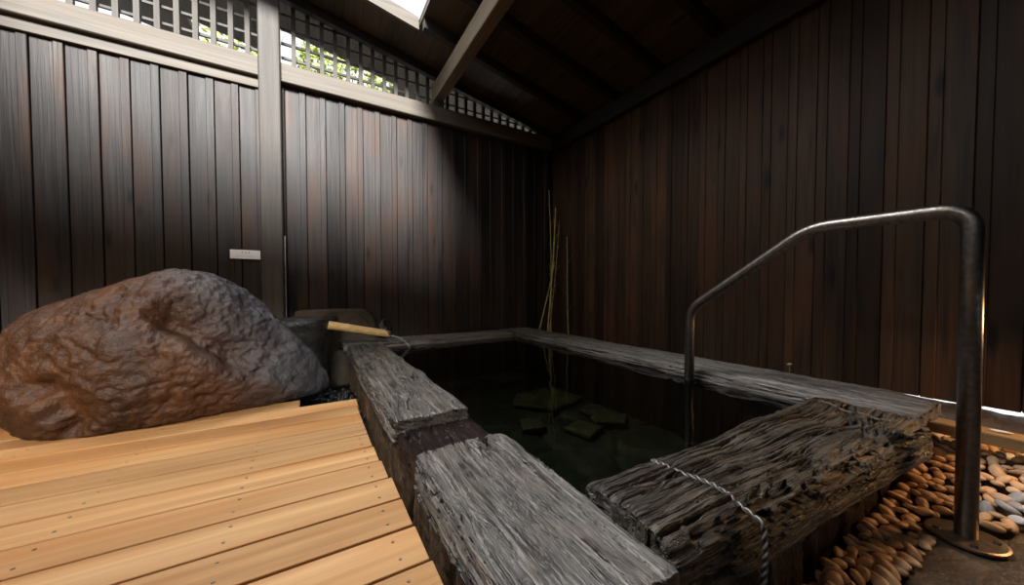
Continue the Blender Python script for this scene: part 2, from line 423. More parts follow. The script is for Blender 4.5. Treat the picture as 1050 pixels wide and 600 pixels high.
def lattice(x0, x1, label):
    mb = MB(); k = math.ceil((x0 + .033 - .025) / .1055)
    while True:
        x = -.0 + k * .1055 + .0
        if x > x1 - .02: break
        zt = RZ(x) - .005
        if x > x0 + .012 and zt > 2.70:
            v = [(xx, yy, z if z < 2.7 else RZ(xx) - .006) for xx in (x - .016, x + .016) for yy in (3.505, 3.535) for z in (2.6735, 3)]
            mb.add(v, [(0, 1, 3, 2), (4, 6, 7, 5), (0, 4, 5, 1), (2, 3, 7, 6), (0, 2, 6, 4), (1, 5, 7, 3)])
        k += 1
    for z in (2.775, 2.895, 3.015, 3.135, 3.255):
        xm = min(x1, (3.235 - .02 - z) / .193)
        if xm > x0 + .05: mb.box(x0, xm, 3.536, 3.556, z - .009, z + .009)
    tag(mb.build('lattice_panel', M['timber_z']), label, 'lattice')
lattice(-3.0, -.345, 'wooden lattice panel above the sill between the square post and the far left')
lattice(-.197, 1.095, 'wooden lattice panel between the square post and the long roof beam')
lattice(1.205, 2.60, 'narrowing wooden lattice panel right of the long roof beam in the dark corner')

# ------------------------------------------------------------------ weathered timbers
def timber(name, L, W, H, mat, seed, nx=260, ny=84, rad=(.012, .012), crack=1., wob=.006, parent=None, edge=1., taper=.0):
    """top at z=0, x 0..L, y -W/2..W/2; rad: corner radius on -y and +y side"""
    pts = []
    ns = 22
    r0, r1 = rad
    for k in range(ns): pts.append((-W / 2, -H + (H - r0) * k / ns))
    for k in range(10):
        a = PI - PI / 2 * k / 10; pts.append((-W / 2 + r0 + r0 * math.cos(a), -r0 + r0 * math.sin(a)))
    for k in range(ny): pts.append((-W / 2 + r0 + (W - r0 - r1) * k / ny, 0))
    for k in range(10):
        a = PI / 2 - PI / 2 * k / 10; pts.append((W / 2 - r1 + r1 * math.cos(a), -r1 + r1 * math.sin(a)))
    for k in range(ns): pts.append((W / 2, -r1 - (H - r1) * k / ns))
    for k in range(12): pts.append((W / 2 - W * k / 12, -H))
    q = np.array(pts); n = len(q)
    t = np.roll(q, -1, 0) - np.roll(q, 1, 0); nm = np.stack([-t[:, 1], t[:, 0]], 1)
    nm /= np.linalg.norm(nm, axis=1)[:, None] + 1e-9
    xs = np.linspace(0, L, nx)
    X = np.repeat(xs[:, None], n, 1); Y = np.repeat(q[None, :, 0], nx, 0); Z = np.repeat(q[None, :, 1], nx, 0)
    o = seed * 31.7
    wx = perlin(X * 2 + o, Y * 3.5, Z * 3.5) * .026 + perlin(X * 8 + o, Y * 12, Z * 12 + 3) * .005
    # knots bend the grain round
    rk = np.random.default_rng(seed)
    Yw = Y + wx
    for _ in range(int(2 + L * 1.5)):
        kx, ky = rk.uniform(.05, .95) * L, rk.uniform(-.4, .4) * W
        s = rk.uniform(.02, .035)
        dd = np.exp(-(((X - kx) / (s * 2.6)) ** 2 + ((Y - ky) / s) ** 2))
        Yw = Yw + np.sign(Y - ky) * dd * s * .8
    # splits: long narrow fissures that follow the grain, opening and closing
    arc = np.r_[0, np.cumsum(np.linalg.norm(np.diff(q, axis=0), axis=1))]; per = arc[-1]
    S = arc[None, :] + (Yw - Y)
    cr = np.zeros_like(X)
    def split(xa, ln, sc, w0, dp):
        nonlocal cr
        i0, i1 = np.searchsorted(xs, xa), np.searchsorted(xs, xa + ln)
        j0, j1 = np.searchsorted(arc, sc - .06), np.searchsorted(arc, sc + .06)
        if i1 - i0 < 3 or j1 - j0 < 2: return
        x = xs[i0:i1]; u = (x - xa) / ln
        wig = .006 * perlin(x * 7 + sc * 90, sc * 31, o) + .0018 * perlin(x * 45, sc * 77, o)
        w = w0 * np.sqrt(np.clip(np.sin(PI * np.clip(u, 0, 1)), 0, 1)) * (1 + .6 * perlin(x * 22 + sc * 50, 2.2, o)) + 1e-5
        a = np.abs(S[i0:i1, j0:j1] - (sc + wig)[:, None]) / w[:, None]
        pr = dp * np.clip(w / w0, 0, 1.2)[:, None] * np.exp(-a ** 6)
        cr[i0:i1, j0:j1] = np.maximum(cr[i0:i1, j0:j1], pr)
    A_ = L * per
    for _ in range(int(A_ * 95 * crack)): split(rk.uniform(-.1, 1) * L, rk.uniform(.15, .5), rk.uniform(.02, per - .14), rk.uniform(.0024, .0050), rk.uniform(.022, .045))
    for _ in range(int(A_ * 420 * crack)): split(rk.uniform(-.05, 1) * L, rk.uniform(.06, .28), rk.uniform(.02, per - .14), rk.uniform(.0013, .0024), rk.uniform(.008, .018))
    for _ in range(int(A_ * 700 * crack)): split(rk.uniform(-.05, 1) * L, rk.uniform(.03, .12), rk.uniform(.02, per - .14), rk.uniform(.0012, .0018), rk.uniform(.002, .004))
    ridg = perlin(X * 2.2 + o, Yw * 60, Z * 60)
    d = -cr + .0026 * ridg * crack + .0016 * perlin(X * 30 + o, Y * 60, Z * 60)
    d += wob * (perlin(X * 2.3 + o, Y * 5, Z * 5) + .5 * perlin(X * 7, Y * 11 + o, Z * 11))
    # worn edges
    edg = np.exp(-((np.abs(Y) - W / 2) / .03) ** 2) * np.exp(-(Z / .03) ** 2)
    d -= edge * edg * (.012 * np.clip(perlin(X * 5 + o, Y * 3 + 9, Z) + .25, 0, 1) + .004)
    inb = np.exp(-(np.minimum(X, L - X) / .012) ** 2)
    d -= inb * .005
    ends = perlin(Y * 9 + o, Z * 9, 1.5) * .012 + perlin(Y * 40 + o, Z * 40, 2.5) * .004 + cracks_end(Y, o)
    V = np.stack([X, Y + d * nm[None, :, 0], Z + d * nm[None, :, 1]], 2)
    V[:, :, 0] += np.where(X < L * .5, np.exp(-X / .02), -np.exp(-(L - X) / .02)) * np.abs(ends) * .8
    V[:, :, 1] += taper * (1 - X / L) * (W / 2 - Y) / W
    V = V.reshape(-1, 3)
    F = [(i * n + j, i * n + (j + 1) % n, (i + 1) * n + (j + 1) % n, (i + 1) * n + j) for i in range(nx - 1) for j in range(n)]
    # end caps: shrinking rings
    cur = len(V); allv = [V]
    for e, sg in ((0, 1), (nx - 1, -1)):
        ring = V[e * n:(e + 1) * n]; cen = ring.mean(0); prev = [e * n + j for j in range(n)]
        for s in (.88, .7, .5, .28, .1):
            r = cen + (ring - cen) * s
            r[:, 0] = cen[0] + sg * (.004 * perlin(r[:, 1] * 50 + o, r[:, 2] * 50, .5) + .006 * np.abs(perlin(r[:, 1] * 12 + o, r[:, 2] * 30, 5.5)))
            ids = [cur + j for j in range(n)]; allv.append(r); cur += n
            F += [(prev[j], ids[j], ids[(j + 1) % n], prev[(j + 1) % n]) for j in range(n)]
            prev = ids
        F.append(tuple(prev))
    ob = link(name, np.concatenate(allv), F, mat, parent)
    fix_normals(ob.data)
    return ob
def cracks_end(Y, o): return .006 * np.exp(-(perlin(Y * 25 + o, 3.3, 1.) / .2) ** 2)

TOP = .352
# left side, nearer timber (grain along world y)
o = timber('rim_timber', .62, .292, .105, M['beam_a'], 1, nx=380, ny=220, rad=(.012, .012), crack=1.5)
o.location = (.380, .328, TOP); o.rotation_euler = (0, 0, PI / 2)
tag(o, 'nearest silvery cracked timber block on the left edge of the pool, beside the decking end', 'timber')
# left side, farther timber
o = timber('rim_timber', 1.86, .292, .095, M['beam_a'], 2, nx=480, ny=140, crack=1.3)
o.location = (.380, 1.215, TOP - .002); o.rotation_euler = (0, 0, PI / 2)
tag(o, 'silvery cracked timber on the left edge of the pool running back to the bamboo spout', 'timber')
# low wet board in the gap between them
o = timber('overflow_board', .31, .285, .05, M['sill_red'], 3, nx=60, ny=40, crack=.4)
o.location = (.385, .928, .302); o.rotation_euler = (0, 0, PI / 2)
tag(o, 'low wet dark red board in the gap between the two left timbers', 'board')
# near log along x
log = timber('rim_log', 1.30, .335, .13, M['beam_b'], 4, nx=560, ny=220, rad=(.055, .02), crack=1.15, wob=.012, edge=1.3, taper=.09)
log.location = (.545, .437, TOP)
tag(log, 'thick dark cracked log on the near pool edge with a wire rope over it', 'timber')
# right rim plank
o = timber('rim_plank', 3.14, .40, .072, M['beam_c'], 5, nx=520, ny=110, rad=(.01, .008), crack=.8)
o.location = (2.046, .305, TOP - .002); o.rotation_euler = (0, 0, PI / 2)
tag(o, 'long grey weathered plank on the right edge of the pool below the right wall', 'timber')
# back rim plank
o = timber('rim_plank', 1.625, .31, .06, M['beam_c'], 6, nx=260, ny=50, rad=(.01, .008), crack=.6)
o.location = (.215, 3.243, TOP - .004); o.rotation_euler = (0, 0, 0)
tag(o, 'grey weathered plank on the far edge of the pool along the back wall', 'timber')

# ------------------------------------------------------------------ pool
WATER = .300
pool = empty('stone_tub', (1.2, 1.9, -.1), 'square bathing pool of rough brown stone walls filled with dark water', 'pool')
def stone_face(name, x0, x1, y0, y1, z0, z1, mat, seed, amp=.02):
    """rough block wall: dense skin on every side"""
    mb = []; F = []; V = []; cnt = 0
    def sheet(o, u, v, nu, nv):
        nonlocal cnt
        a, b = np.meshgrid(np.linspace(0, 1, nu), np.linspace(0, 1, nv), indexing='ij')
        P = o + a[..., None] * u + b[..., None] * v
        V.append(P.reshape(-1, 3))
        for i in range(nu - 1):
            for j in range(nv - 1):
                F.append((cnt + i * nv + j, cnt + (i + 1) * nv + j, cnt + (i + 1) * nv + j + 1, cnt + i * nv + j + 1))
        cnt += nu * nv
    lx, ly, lz = x1 - x0, y1 - y0, z1 - z0
    q = lambda l: max(3, int(l / .012))
    A = np.array
    sheet(A([x0, y0, z0]), A([lx, 0, 0]), A([0, 0, lz]), q(lx), q(lz)); sheet(A([x0, y1, z0]), A([lx, 0, 0]), A([0, 0, lz]), q(lx), q(lz))
    sheet(A([x0, y0, z0]), A([0, ly, 0]), A([0, 0, lz]), q(ly), q(lz)); sheet(A([x1, y0, z0]), A([0, ly, 0]), A([0, 0, lz]), q(ly), q(lz))
    sheet(A([x0, y0, z1]), A([lx, 0, 0]), A([0, ly, 0]), q(lx), q(ly))
    P = np.concatenate(V); o = seed * 13.1
    c = A([(x0 + x1) / 2, (y0 + y1) / 2, (z0 + z1) / 2]); dirn = P - c
    dirn = np.where(np.abs(np.abs(dirn) - A([lx, ly, lz]) / 2) < 1e-6, np.sign(dirn), 0); dirn /= np.linalg.norm(dirn, axis=1)[:, None]
    # upright split-face: vertical flutes plus block joints
    s = P[:, 0] + P[:, 1]
    n = perlin(s * 13 + o, P[:, 2] * 2.2, o) + .6 * perlin(s * 34 + o, P[:, 2] * 5, 3) + .4 * perlin(s * 60, P[:, 2] * 40, o)
    joint = np.exp(-(perlin(s * 3.3 + o, P[:, 2] * 1.6 + 2, .3 + o) / .05) ** 2)
    P = P + dirn * (amp * n - .022 * joint - .01)[:, None]
    ob = link(name, P, F, mat, pool); ob.location = Vector((-1.2, -1.9, .1)); fix_normals(ob.data); return ob
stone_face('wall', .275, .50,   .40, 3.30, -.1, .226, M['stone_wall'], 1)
stone_face('wall', .50, 1.86, .385, .585, -.1, .215, M['stone_shaded'], 2)
stone_face('wall', 1.865, 2.20, .385, 3.30, -.1, .256, M['stone_shaded'], 3, .012)
stone_face('wall',   .50, 1.86, 3.10, 3.38, -.1, .272, M['stone_shaded'], 4, .012)
# pool floor of crazy paving
xs, ys = np.linspace(.48, 1.88, 90), np.linspace(.56, 3.12, 150)
GX, GY = np.meshgrid(xs, ys, indexing='ij')
seeds = np.random.default_rng(12).uniform((.4, .4), (1.9, 3.2), (34, 2))
dist = np.sort(np.sqrt((GX[..., None] - seeds[:, 0]) ** 2 + (GY[..., None] - seeds[:, 1]) ** 2), -1)
GZ = -.10 + .03 * sstep(.0, .05, dist[..., 1] - dist[..., 0]) + .008 * perlin(GX * 9, GY * 9, 1.)
V = np.stack([GX, GY, GZ], 2).reshape(-1, 3); nn = len(ys)
F = [(i * nn + j, (i + 1) * nn + j, (i + 1) * nn + j + 1, i * nn + j + 1) for i in range(len(xs) - 1) for j in range(nn - 1)]
o = link('paved_bottom', V, F, M['stone_pool'], pool); o.location = (-1.2, -1.9, .1)

# water body
xs, ys = np.linspace(.515, 1.845, 110), np.linspace(.595, 3.09, 200)
GX, GY = np.meshgrid(xs, ys, indexing='ij')
rr = np.sqrt((GX - .73) ** 2 + (GY - 2.98) ** 2)
GZ = WATER + .0035 * np.sin(rr * 75) * np.exp(-rr / .14) + .0009 * perlin(GX * 6, GY * 6, 2.)
top = np.stack([GX, GY, GZ], 2).reshape(-1, 3); nx_, ny_ = len(xs), len(ys)
F = [(i * ny_ + j, (i + 1) * ny_ + j, (i + 1) * ny_ + j + 1, i * ny_ + j + 1) for i in range(nx_ - 1) for j in range(ny_ - 1)]
fm = [0] * len(F)
low = top.copy(); low[:, 2] = WATER - .03
b = len(top)
border = [i * ny_ for i in range(nx_)] + [(nx_ - 1) * ny_ + j for j in range(1, ny_)] + [i * ny_ + ny_ - 1 for i in range(nx_ - 2, -1, -1)] + [j for j in range(ny_ - 2, 0, -1)]
ringv = low[border]; nb = len(border)
F += [(border[k], b + k, b + (k + 1) % nb, border[(k + 1) % nb]) for k in range(nb)] + [tuple(b + k for k in range(nb))]
fm += [1] * (nb + 1)
o = link('pool_water', np.concatenate([top, ringv]), F, None, mats=[M['water'], M['clear']], fmat=fm)
tag(o, 'still dark greenish water filling the stone pool', 'water')

# ------------------------------------------------------------------ rocks
def icosphere(sub):
    import bmesh
    bm = bmesh.new(); bmesh.ops.create_icosphere(bm, subdivisions=sub, radius=1.)
    v = np.array([x.co[:] for x in bm.verts]); f = [tuple(q.index for q in p.verts) for p in bm.faces]; bm.free(); return v, f
ICO = {k: icosphere(k) for k in (2, 3, 4, 5, 7)}
def rock_mesh(size, seed, sub=4, amp=.25, planes=9, flat=None):
    v, f = ICO[sub]; r = np.random.default_rng(seed); p = v.copy()
    for _ in range(planes):
        n = r.normal(size=3); n /= np.linalg.norm(n); d = r.uniform(.62, .9)
        s = p @ n; p = p - (np.where(s > d, s - d, 0) * sstep(.0, .45, np.abs(v @ ax)))[:, None] * n * .95
    p = p * (1 + amp * fbm(v, 1.6, 4, .5, seed * 3.3))[:, None] * np.asarray(size)
    if flat is not None: p[:, 2] = np.minimum(p[:, 2], flat + .1 * (p[:, 2] - flat))
    return p, f

# the big boulder: silhouette radii round its middle, with true depth and broken faces
cam = np.array([0, 0, .80])
YAW, PIT = math.radians(30.4), math.radians(1.5); FOC = 350.; CYP = 297 + FOC * math.tan(PIT)
fw = np.array([math.sin(YAW) * math.cos(PIT), math.cos(YAW) * math.cos(PIT), -math.sin(PIT)])
rt = np.array([math.cos(YAW), -math.sin(YAW), 0.]); up = np.cross(rt, fw)
cen = np.array([-.545, 2.33, .50])
ax = cam - cen; ax /= np.linalg.norm(ax)
e1 = np.cross([0, 0, 1.], ax); e1 /= np.linalg.norm(e1); e2 = np.cross(ax, e1)
SIL = [(178, 278), (148, 284), (110, 294), (80, 301), (45, 313), (15, 334), (2, 352), (-8, 380), (-4, 410), (5, 430), (30, 452), (55, 462), (100, 462), (160, 458), (215, 446), (270, 432), (310, 420), (333, 408), (341, 388), (335, 366), (312, 342), (288, 324), (262, 308), (240, 294), (218, 283), (196, 279)]
ph, rd = [], []
for (x, y) in SIL:
    d = fw + rt * (x - 525) / FOC + up * (CYP - y) / FOC
    t = ((cen - cam) @ ax) / (d @ ax); p = cam + d * t - cen
    ph.append(math.atan2(p @ e2, p @ e1)); rd.append(np.linalg.norm(p))
ordr = np.argsort(ph); ph = np.array(ph)[ordr]; rd = np.array(rd)[ordr]
ph3 = np.r_[ph - 2 * PI, ph, ph + 2 * PI]; rd3 = np.r_[rd, rd, rd]
v, f = ICO[7]
c = v @ ax; a1, a2 = v @ e1, v @ e2
phi = np.arctan2(a2, a1); R = np.interp(phi, ph3, rd3)
dep = np.where(c > 0, .40, .46)
s2 = np.clip(1 - c * c, 0, 1)
r = 1 / np.sqrt(c * c / dep ** 2 + s2 / R ** 2)
p = v * r[:, None]
rb = np.random.default_rng(23)
for _ in range(13):           # broken facets on the near and far side
    n = rb.normal(size=3); n = n / np.linalg.norm(n) + ax * rb.uniform(-.2, 1.0); n[2] = abs(n[2]) + .15; n /= np.linalg.norm(n)
    s = p @ n; d = np.quantile(s, .955)
    p = p - np.where(s > d, s - d, 0)[:, None] * n * .8
side = sstep(0, .75, np.abs(v @ ax))      # keep the outline, roughen the faces
nr = fbm(p, 2.6, 6, .45, 4.) ; rid = 1 - np.abs(fbm(p, 4.5, 4, .5, 9.)) * 2.2
p = p + v * ((.022 * nr + .012 * np.clip(rid, -1, 1)) * (.35 + .65 * side) + .007 * fbm(p, 26, 4, .65) - .007 * sstep(.14, .0, np.abs(fbm(p, 5.5, 3, .5, 3.))) * side)[:, None]
# slanting cleft across the near face
def cleft(p, a, b, w, dp):
    d = []
    for (x, y) in (a, b):
        q = fw + rt * (x - 525) / FOC + up * (CYP - y) / FOC; d.append(q / np.linalg.norm(q))
    q = p + cen - cam; q = q / np.linalg.norm(q, axis=1)[:, None]
    u = d[1] - d[0]; L = np.linalg.norm(u); u /= L; w_ = np.cross(u, d[0]); w_ /= np.linalg.norm(w_)
    rel = q - d[0]; s = rel @ u / L; t = rel @ w_ + .012 * perlin(s * 4, 1.1, 2.)
    m = sstep(-.05, .12, s) * sstep(1.05, .85, s) * (v @ ax > 0)
    return -dp * m * np.exp(-np.where(t > 0, t / w, t / (w * .35)) ** 2)
dd = cleft(p, (150, 318), (258, 382), .045, .085) + cleft(p, (20, 395), (75, 450), .03, .06) + cleft(p, (255, 395), (300, 345), .03, .03) + cleft(p, (85, 330), (120, 333), .02, .03)
p = p + v * dd[:, None] + 0
p = p + cen
p[:, 2] = np.maximum(p[:, 2], .222 + .0 * p[:, 2])
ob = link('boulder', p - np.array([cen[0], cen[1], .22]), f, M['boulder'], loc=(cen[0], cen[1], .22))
tag(ob, 'huge rust-brown boulder with cool sky light painted grey on its upper side, sitting on the edge of the decking', 'boulder')

# basin, spout, the rock behind
def P_y(px, py, Y):
    d = fw + rt * (px - 525) / FOC + up * (CYP - py) / FOC; return cam + d * (Y / d[1])
def P_z(px, py, z):
    d = fw + rt * (px - 525) / FOC + up * (CYP - py) / FOC; return cam + d * ((z - .8) / d[2])

bs = empty('stone_basin', (-.11, 3.02, -.1), 'dark wet stone basin behind the boulder feeding the bamboo spout', 'basin')
V = []; F = []; nseg = 48
prof = [(.0, 0.02), (.20, .02), (.205, .10), (.20, .25), (.205, .42), (.225, .55), (.262, .625), (.268, .665), (.255, .682), (.232, .68), (.215, .65), (.17, .56), (.0, .54)]
for i, (r_, z_) in enumerate(prof):
    for j in range(nseg):
        a = 2 * PI * j / nseg; k = 1 + .10 * math.sin(2 * a + .6) + .05 * math.sin(5 * a)
        V.append((r_ * k * 1.0 * math.cos(a), r_ * k * .85 * math.sin(a), z_))
V = np.array(V); V += V / (np.linalg.norm(V, axis=1)[:, None] + 1e-6) * (.012 * fbm(V, 9, 3))[:, None]
F = [(i * nseg + j, i * nseg + (j + 1) % nseg, (i + 1) * nseg + (j + 1) % nseg, (i + 1) * nseg + j) for i in range(len(prof) - 1) for j in range(nseg)]
o = link('bowl', V, F, M['rock_dark'], bs); fix_normals(o.data)
mb = MB(); vv = [(.2 * math.cos(2 * PI * j / 32), .17 * math.sin(2 * PI * j / 32), z) for z in (.60, .625) for j in range(32)]
mb.add(vv, [tuple(range(31, -1, -1)), tuple(range(32, 64))] + [(j, (j + 1) % 32, 32 + (j + 1) % 32, 32 + j) for j in range(32)])
mb.build('water', M['rock_dark'], bs)

p0 = P_y(336, 333.5, 2.93); p1 = P_y(401, 343, 2.99)
sp = empty('bamboo_spout', tuple(p0), 'pale bamboo spout pouring water into the far left corner of the pool', 'spout')
tt = np.linspace(0, 1, 40); path = np.array([p0 + (p1 - p0) * t for t in tt]); rad = .033 - .003 * tt
for t0 in (.28, .66): rad = rad + .0035 * np.exp(-((tt - t0) / .012) ** 2) - .0015 * np.exp(-((tt - t0 - .03) / .012) ** 2)
n = 20; V, F = tube(path, rad, n, True)
# slanted cut at the mouth: upper side stops short
dirv = (p1 - p0) / np.linalg.norm(p1 - p0)
for i in range(30, 40):
    for j in range(n):
        k = i * n + j; h = (V[k] - path[i]) @ np.array([0, 0, 1.]) / .03
        lim = 1 - .13 * (h + 1) / 2 * 1.0
        t = (V[k] - p0) @ dirv / np.linalg.norm(p1 - p0)
        if t > lim: V[k] -= dirv * (t - lim) * np.linalg.norm(p1 - p0)
link('tube', V - p0, F, M['bamboo'], sp)
V, F = tube(np.array([p1 - dirv * .052, p1 - dirv * .010]) - p0 + np.array([0, 0, .0045]), .0235, n, True); o = link('mouth', V, F, M['bamboo_dark'], sp)

s0 = p1 + np.array([-.012, 0, -.012]); s1 = np.array([.735, 2.985, WATER - .01])
tt = np.linspace(0, 1, 26)[:, None]
path = s0 + (s1 - s0) * np.concatenate([tt, tt, tt ** 2.2], 1)
V, F = tube(path, .006 + .003 * np.sin(np.linspace(0, 9, 26)) ** 2, 10)
tag(link('water_stream', V, F, M['stream']), 'thin stream of water falling from the bamboo spout into the pool', 'water')

v, f = rock_mesh((.37, .042, .42), 31, 5, .07, 8, flat=.27)
o = link('backing_rock', v, f, M['rock_brown'], loc=(.17, 3.44, .345))
tag(o, 'brown flat-topped rock leaning on the back wall behind the bamboo spout', 'rock')
v, f = rock_mesh((.07, .06, .09), 33, 4, .2, 8)
tag(link('small_rock', v, f, M['rock_dark'], loc=(.575, 3.32, .435)), 'small dark stone beside the brown rock on the far pool plank', 'rock')

# wet black gravel in the channel between decking and tub
r = np.random.default_rng(8); V = []; F = []; cnt = 0; vi, fi = ICO[2]
for k in range(620):
    x, y = r.uniform(-.02, .25), r.uniform(1.99, 2.75)
    if k > 500: x, y = r.uniform(.205, .245), r.uniform(.4, 1.99)
    z = -.09 + (.17 * r.uniform(.5, 1.) if y > 1.99 else .03)
    s = r.uniform(.009, .019, 3)
    q = vi * (1 + .25 * perlin(vi[:, 0] * 1.7 + k, vi[:, 1] * 1.7, vi[:, 2] * 1.7))[:, None] * s + (x, y, z)
    V.append(q); F += [tuple(i + cnt for i in t) for t in fi]; cnt += len(q)
mbb = MB(); mbb.box(-.05, .255, 2.0, 2.8, -.1, .05)
V.append(mbb.v[0]); F += [tuple(i + cnt for i in t) for t in mbb.f]
tag(link('wet_gravel', np.concatenate(V), F, M['gravel']), 'glistening wet black gravel in the channel between boulder and pool', 'gravel', kind='stuff')

# ------------------------------------------------------------------ deck
DZ = .22; mb = MB(); r = np.random.default_rng(17)
PW = .1265
ends = {0: .192}
def deck_edge(y):
    return np.interp(y, [.5, .64, .74, .86, 1.10, 1.21, 1.58, 1.94], [.217, .215, .213, .205, .203, .194, .186, .192])
k = -9
while True:
    y0 = -.05 + k * PW + .004; y1 = y0 + PW - .0082
    if y0 > 2.95: break
    ym = (y0 + y1) / 2
    xe = deck_edge(ym) + r.uniform(-.004, .004)
    if ym > 1.96: xe = -.06 if ym < 2.1 else -.48
    dz = r.uniform(-.0008, .0008)
    mb.box(-2.9, xe, y0, y1, DZ - .028 + dz, DZ + dz, ch=.0014)
    if ym < 1.96:
        for xj in (.155, -.18, -.54, -.90, -1.26):
            for q in (.03, -.03):
                a = np.array([(math.cos(t), math.sin(t), 0) for t in np.linspace(0, 2 * PI, 9)[:-1]]) * .0042
                c0 = np.array([xj + r.uniform(-.004, .004), ym + q, DZ + dz])
                vv = np.concatenate([a + c0 + (0, 0, -.001), a * .8 + c0 + (0, 0, .0012)])
                mb.add(vv, [tuple(range(8, 16))] + [(j, (j + 1) % 8, 8 + (j + 1) % 8, 8 + j) for j in range(8)], 1)
    k += 1
for xj in (.155, -.18, -.54, -.90, -1.26, -1.62, -2.2):
    y1 = 1.93 if xj > -.5 else 2.9
    mb.box(xj - .022, xj + .022, -1.15, y1, -.10, DZ - .029)
o = mb.build('wooden_deck', None, mats=[M['deck'], M['screw']])
tag(o, 'honey-coloured wooden decking of wide wet planks in front of the boulder', 'deck')

# ------------------------------------------------------------------ handrail
HX, HY = 1.797, .19
hr = empty('handrail', (HX, HY, .005), 'worn bent steel handrail stepping over the near log into the pool', 'handrail')
path = smooth_path([(0, .0, .004), (0, .012, 1.045), (0, .42, 1.045), (0, .93, .70), (0, .938, -.05)], .10, 12)
path = np.concatenate([path[:1], path[1:]])
p2 = smooth_path([(0, 0, .004), (0, .008, 1.052), (0, .415, 1.052), (0, .930, .69), (0, .940, -.05)], .075, 12)
V, F = tube(p2, .0245, 24); link('tube', V, F, M['steel'], hr)
mb = MB(); n = 40
for (ra, z0, z1) in ((.085, 0, .007),):
    vv = [(ra * math.cos(2 * PI * j / n), ra * math.sin(2 * PI * j / n), z) for z in (z0, z1) for j in range(n)] + [(ra * .93 * math.cos(2 * PI * j / n), ra * .93 * math.sin(2 * PI * j / n), z1 + .002) for j in range(n)]
    mb.add(vv, [tuple(range(n - 1, -1, -1)), tuple(range(2 * n, 3 * n))] + [(i * n + j, i * n + (j + 1) % n, (i + 1) * n + (j + 1) % n, (i + 1) * n + j) for i in (0, 1) for j in range(n)])
fl = mb.build('base_plate', M['rust'], hr, smooth=False)
for a in (.4, 1.97, 3.54, 5.11):
    mb = MB(); vv = [(.0085 * math.cos(2 * PI * j / 6) + .062 * math.cos(a), .0085 * math.sin(2 * PI * j / 6) + .062 * math.sin(a), z) for z in (.008, .015) for j in range(6)]
    mb.add(vv, [tuple(range(6, 12))] + [(j, (j + 1) % 6, 6 + (j + 1) % 6, 6 + j) for j in range(6)])
    mb.build('bolt', M['steel'], fl)

# ------------------------------------------------------------------ wire ropes over the log
def bvh(o):
    mw = Matrix.LocRotScale(o.location, o.rotation_euler, None)
    return BVHTree.FromPolygons([mw @ v.co for v in o.data.vertices], [p.vertices[:] for p in o.data.polygons])
LB = bvh(log)
def drape(pts, r, tail=None):
    out = []
    P = resample(pts, .012)
    for q in P:
        h = LB.ray_cast(Vector((q[0], q[1], .6)), Vector((0, 0, -1)))
        z = h[0].z if h[0] else None
        out.append([q[0], q[1], z])
    zs = np.array([np.nan if o_[2] is None else o_[2] for o_ in out]); idx = np.arange(len(zs)); ok = ~np.isnan(zs)
    zs = np.interp(idx, idx[ok], zs[ok])
    z2 = np.maximum(np.convolve(np.pad(zs, 3, 'edge'), np.ones(7) / 7, 'valid'), zs - .004) + r * .9
    P[:, 2] = z2
    if tail is not None: P = np.concatenate([P, np.array(tail)])
    return P
def rope(name, path, r, mat, label):
    p = resample(path, .0022); k = len(p); mb = MB()
    t = np.gradient(p, axis=0); t /= np.linalg.norm(t, axis=1)[:, None]
    nrm = np.cross(t[0], [.3, .2, .9]); fr = []
    for i in range(k):
        nrm = nrm - t[i] * (nrm @ t[i]); nrm /= np.linalg.norm(nrm); fr.append((nrm, np.cross(t[i], nrm)))
    for s in (0, 1):
        q = [p[i] + r * .55 * (fr[i][0] * math.cos(i * .0022 / (r * 7) * 2 * PI + s * PI) + fr[i][1] * math.sin(i * .0022 / (r * 7) * 2 * PI + s * PI)) for i in range(k)]
        mb.tube(q, r * .55, 7)
    return tag(mb.build(name, mat, smooth=True), label, 'rope')
a, b = P_z(664, 466, .352), P_z(769, 521, .345)
lip = .437 - .335 / 2 + .072
a = np.array([a[0], min(a[1], .59), 0]); mid = np.array([b[0], lip + .012, 0])
d1 = drape([a, a * .5 + mid * .5, mid], .0055)
xx = mid[0]; zt = d1[-1][2]
tail = [(xx + .003, lip - .012, zt - .012), (xx + .004, lip - .018, zt - .06), (xx + .002, lip - .012, .12), (xx - .004, lip - .004, -.06)]
rope('wire_rope', smooth_path(np.concatenate([d1, tail]), .01, 3), .0056, M['wire'], 'twisted wire rope crossing the near log and hanging down its front')
a, b = P_z(836, 409, .352), P_z(925, 438, .345)
a = np.array([min(a[0], 1.81), min(a[1], .585), 0]); b = np.array([b[0], .33, 0])
d2 = drape([a, .5 * (a + b) + (.015, 0, 0), b], .0045)
rope('wire_rope', smooth_path(d2, .01, 3), .0045, M['twig'], 'dark rope lying across the far right end of the near log')

# ------------------------------------------------------------------ ground right of the tub
v, f = rock_mesh((.64, .80, .12), 44, 5, .05, 6, flat=.02)
v[:, 2] += .012 * fbm(v, 7, 4)
o = link('stepping_stone', v, f, M['slab_ground']); o.scale = (1, 1, 1)
zt = np.quantile(v[:, 2], .93)
o.location = (1.64, -.47, -zt + .0)
tag(o, 'broad flat brown stone slab carrying the foot of the handrail', 'stone')
SB = bvh(o)

mb = MB(); mb.box(2.30, 2.40, -.6, .95, .185, .232, ch=.004)
mb.box(2.315, 2.385, .85, .93, -.10, .184, ch=.003); mb.box(2.315, 2.385, -.55, -.47, -.10, .184, ch=.003)
tag(mb.build('wooden_plank', M['plank']), 'yellow-brown wooden plank beyond the pool along the foot of the right wall', 'plank')
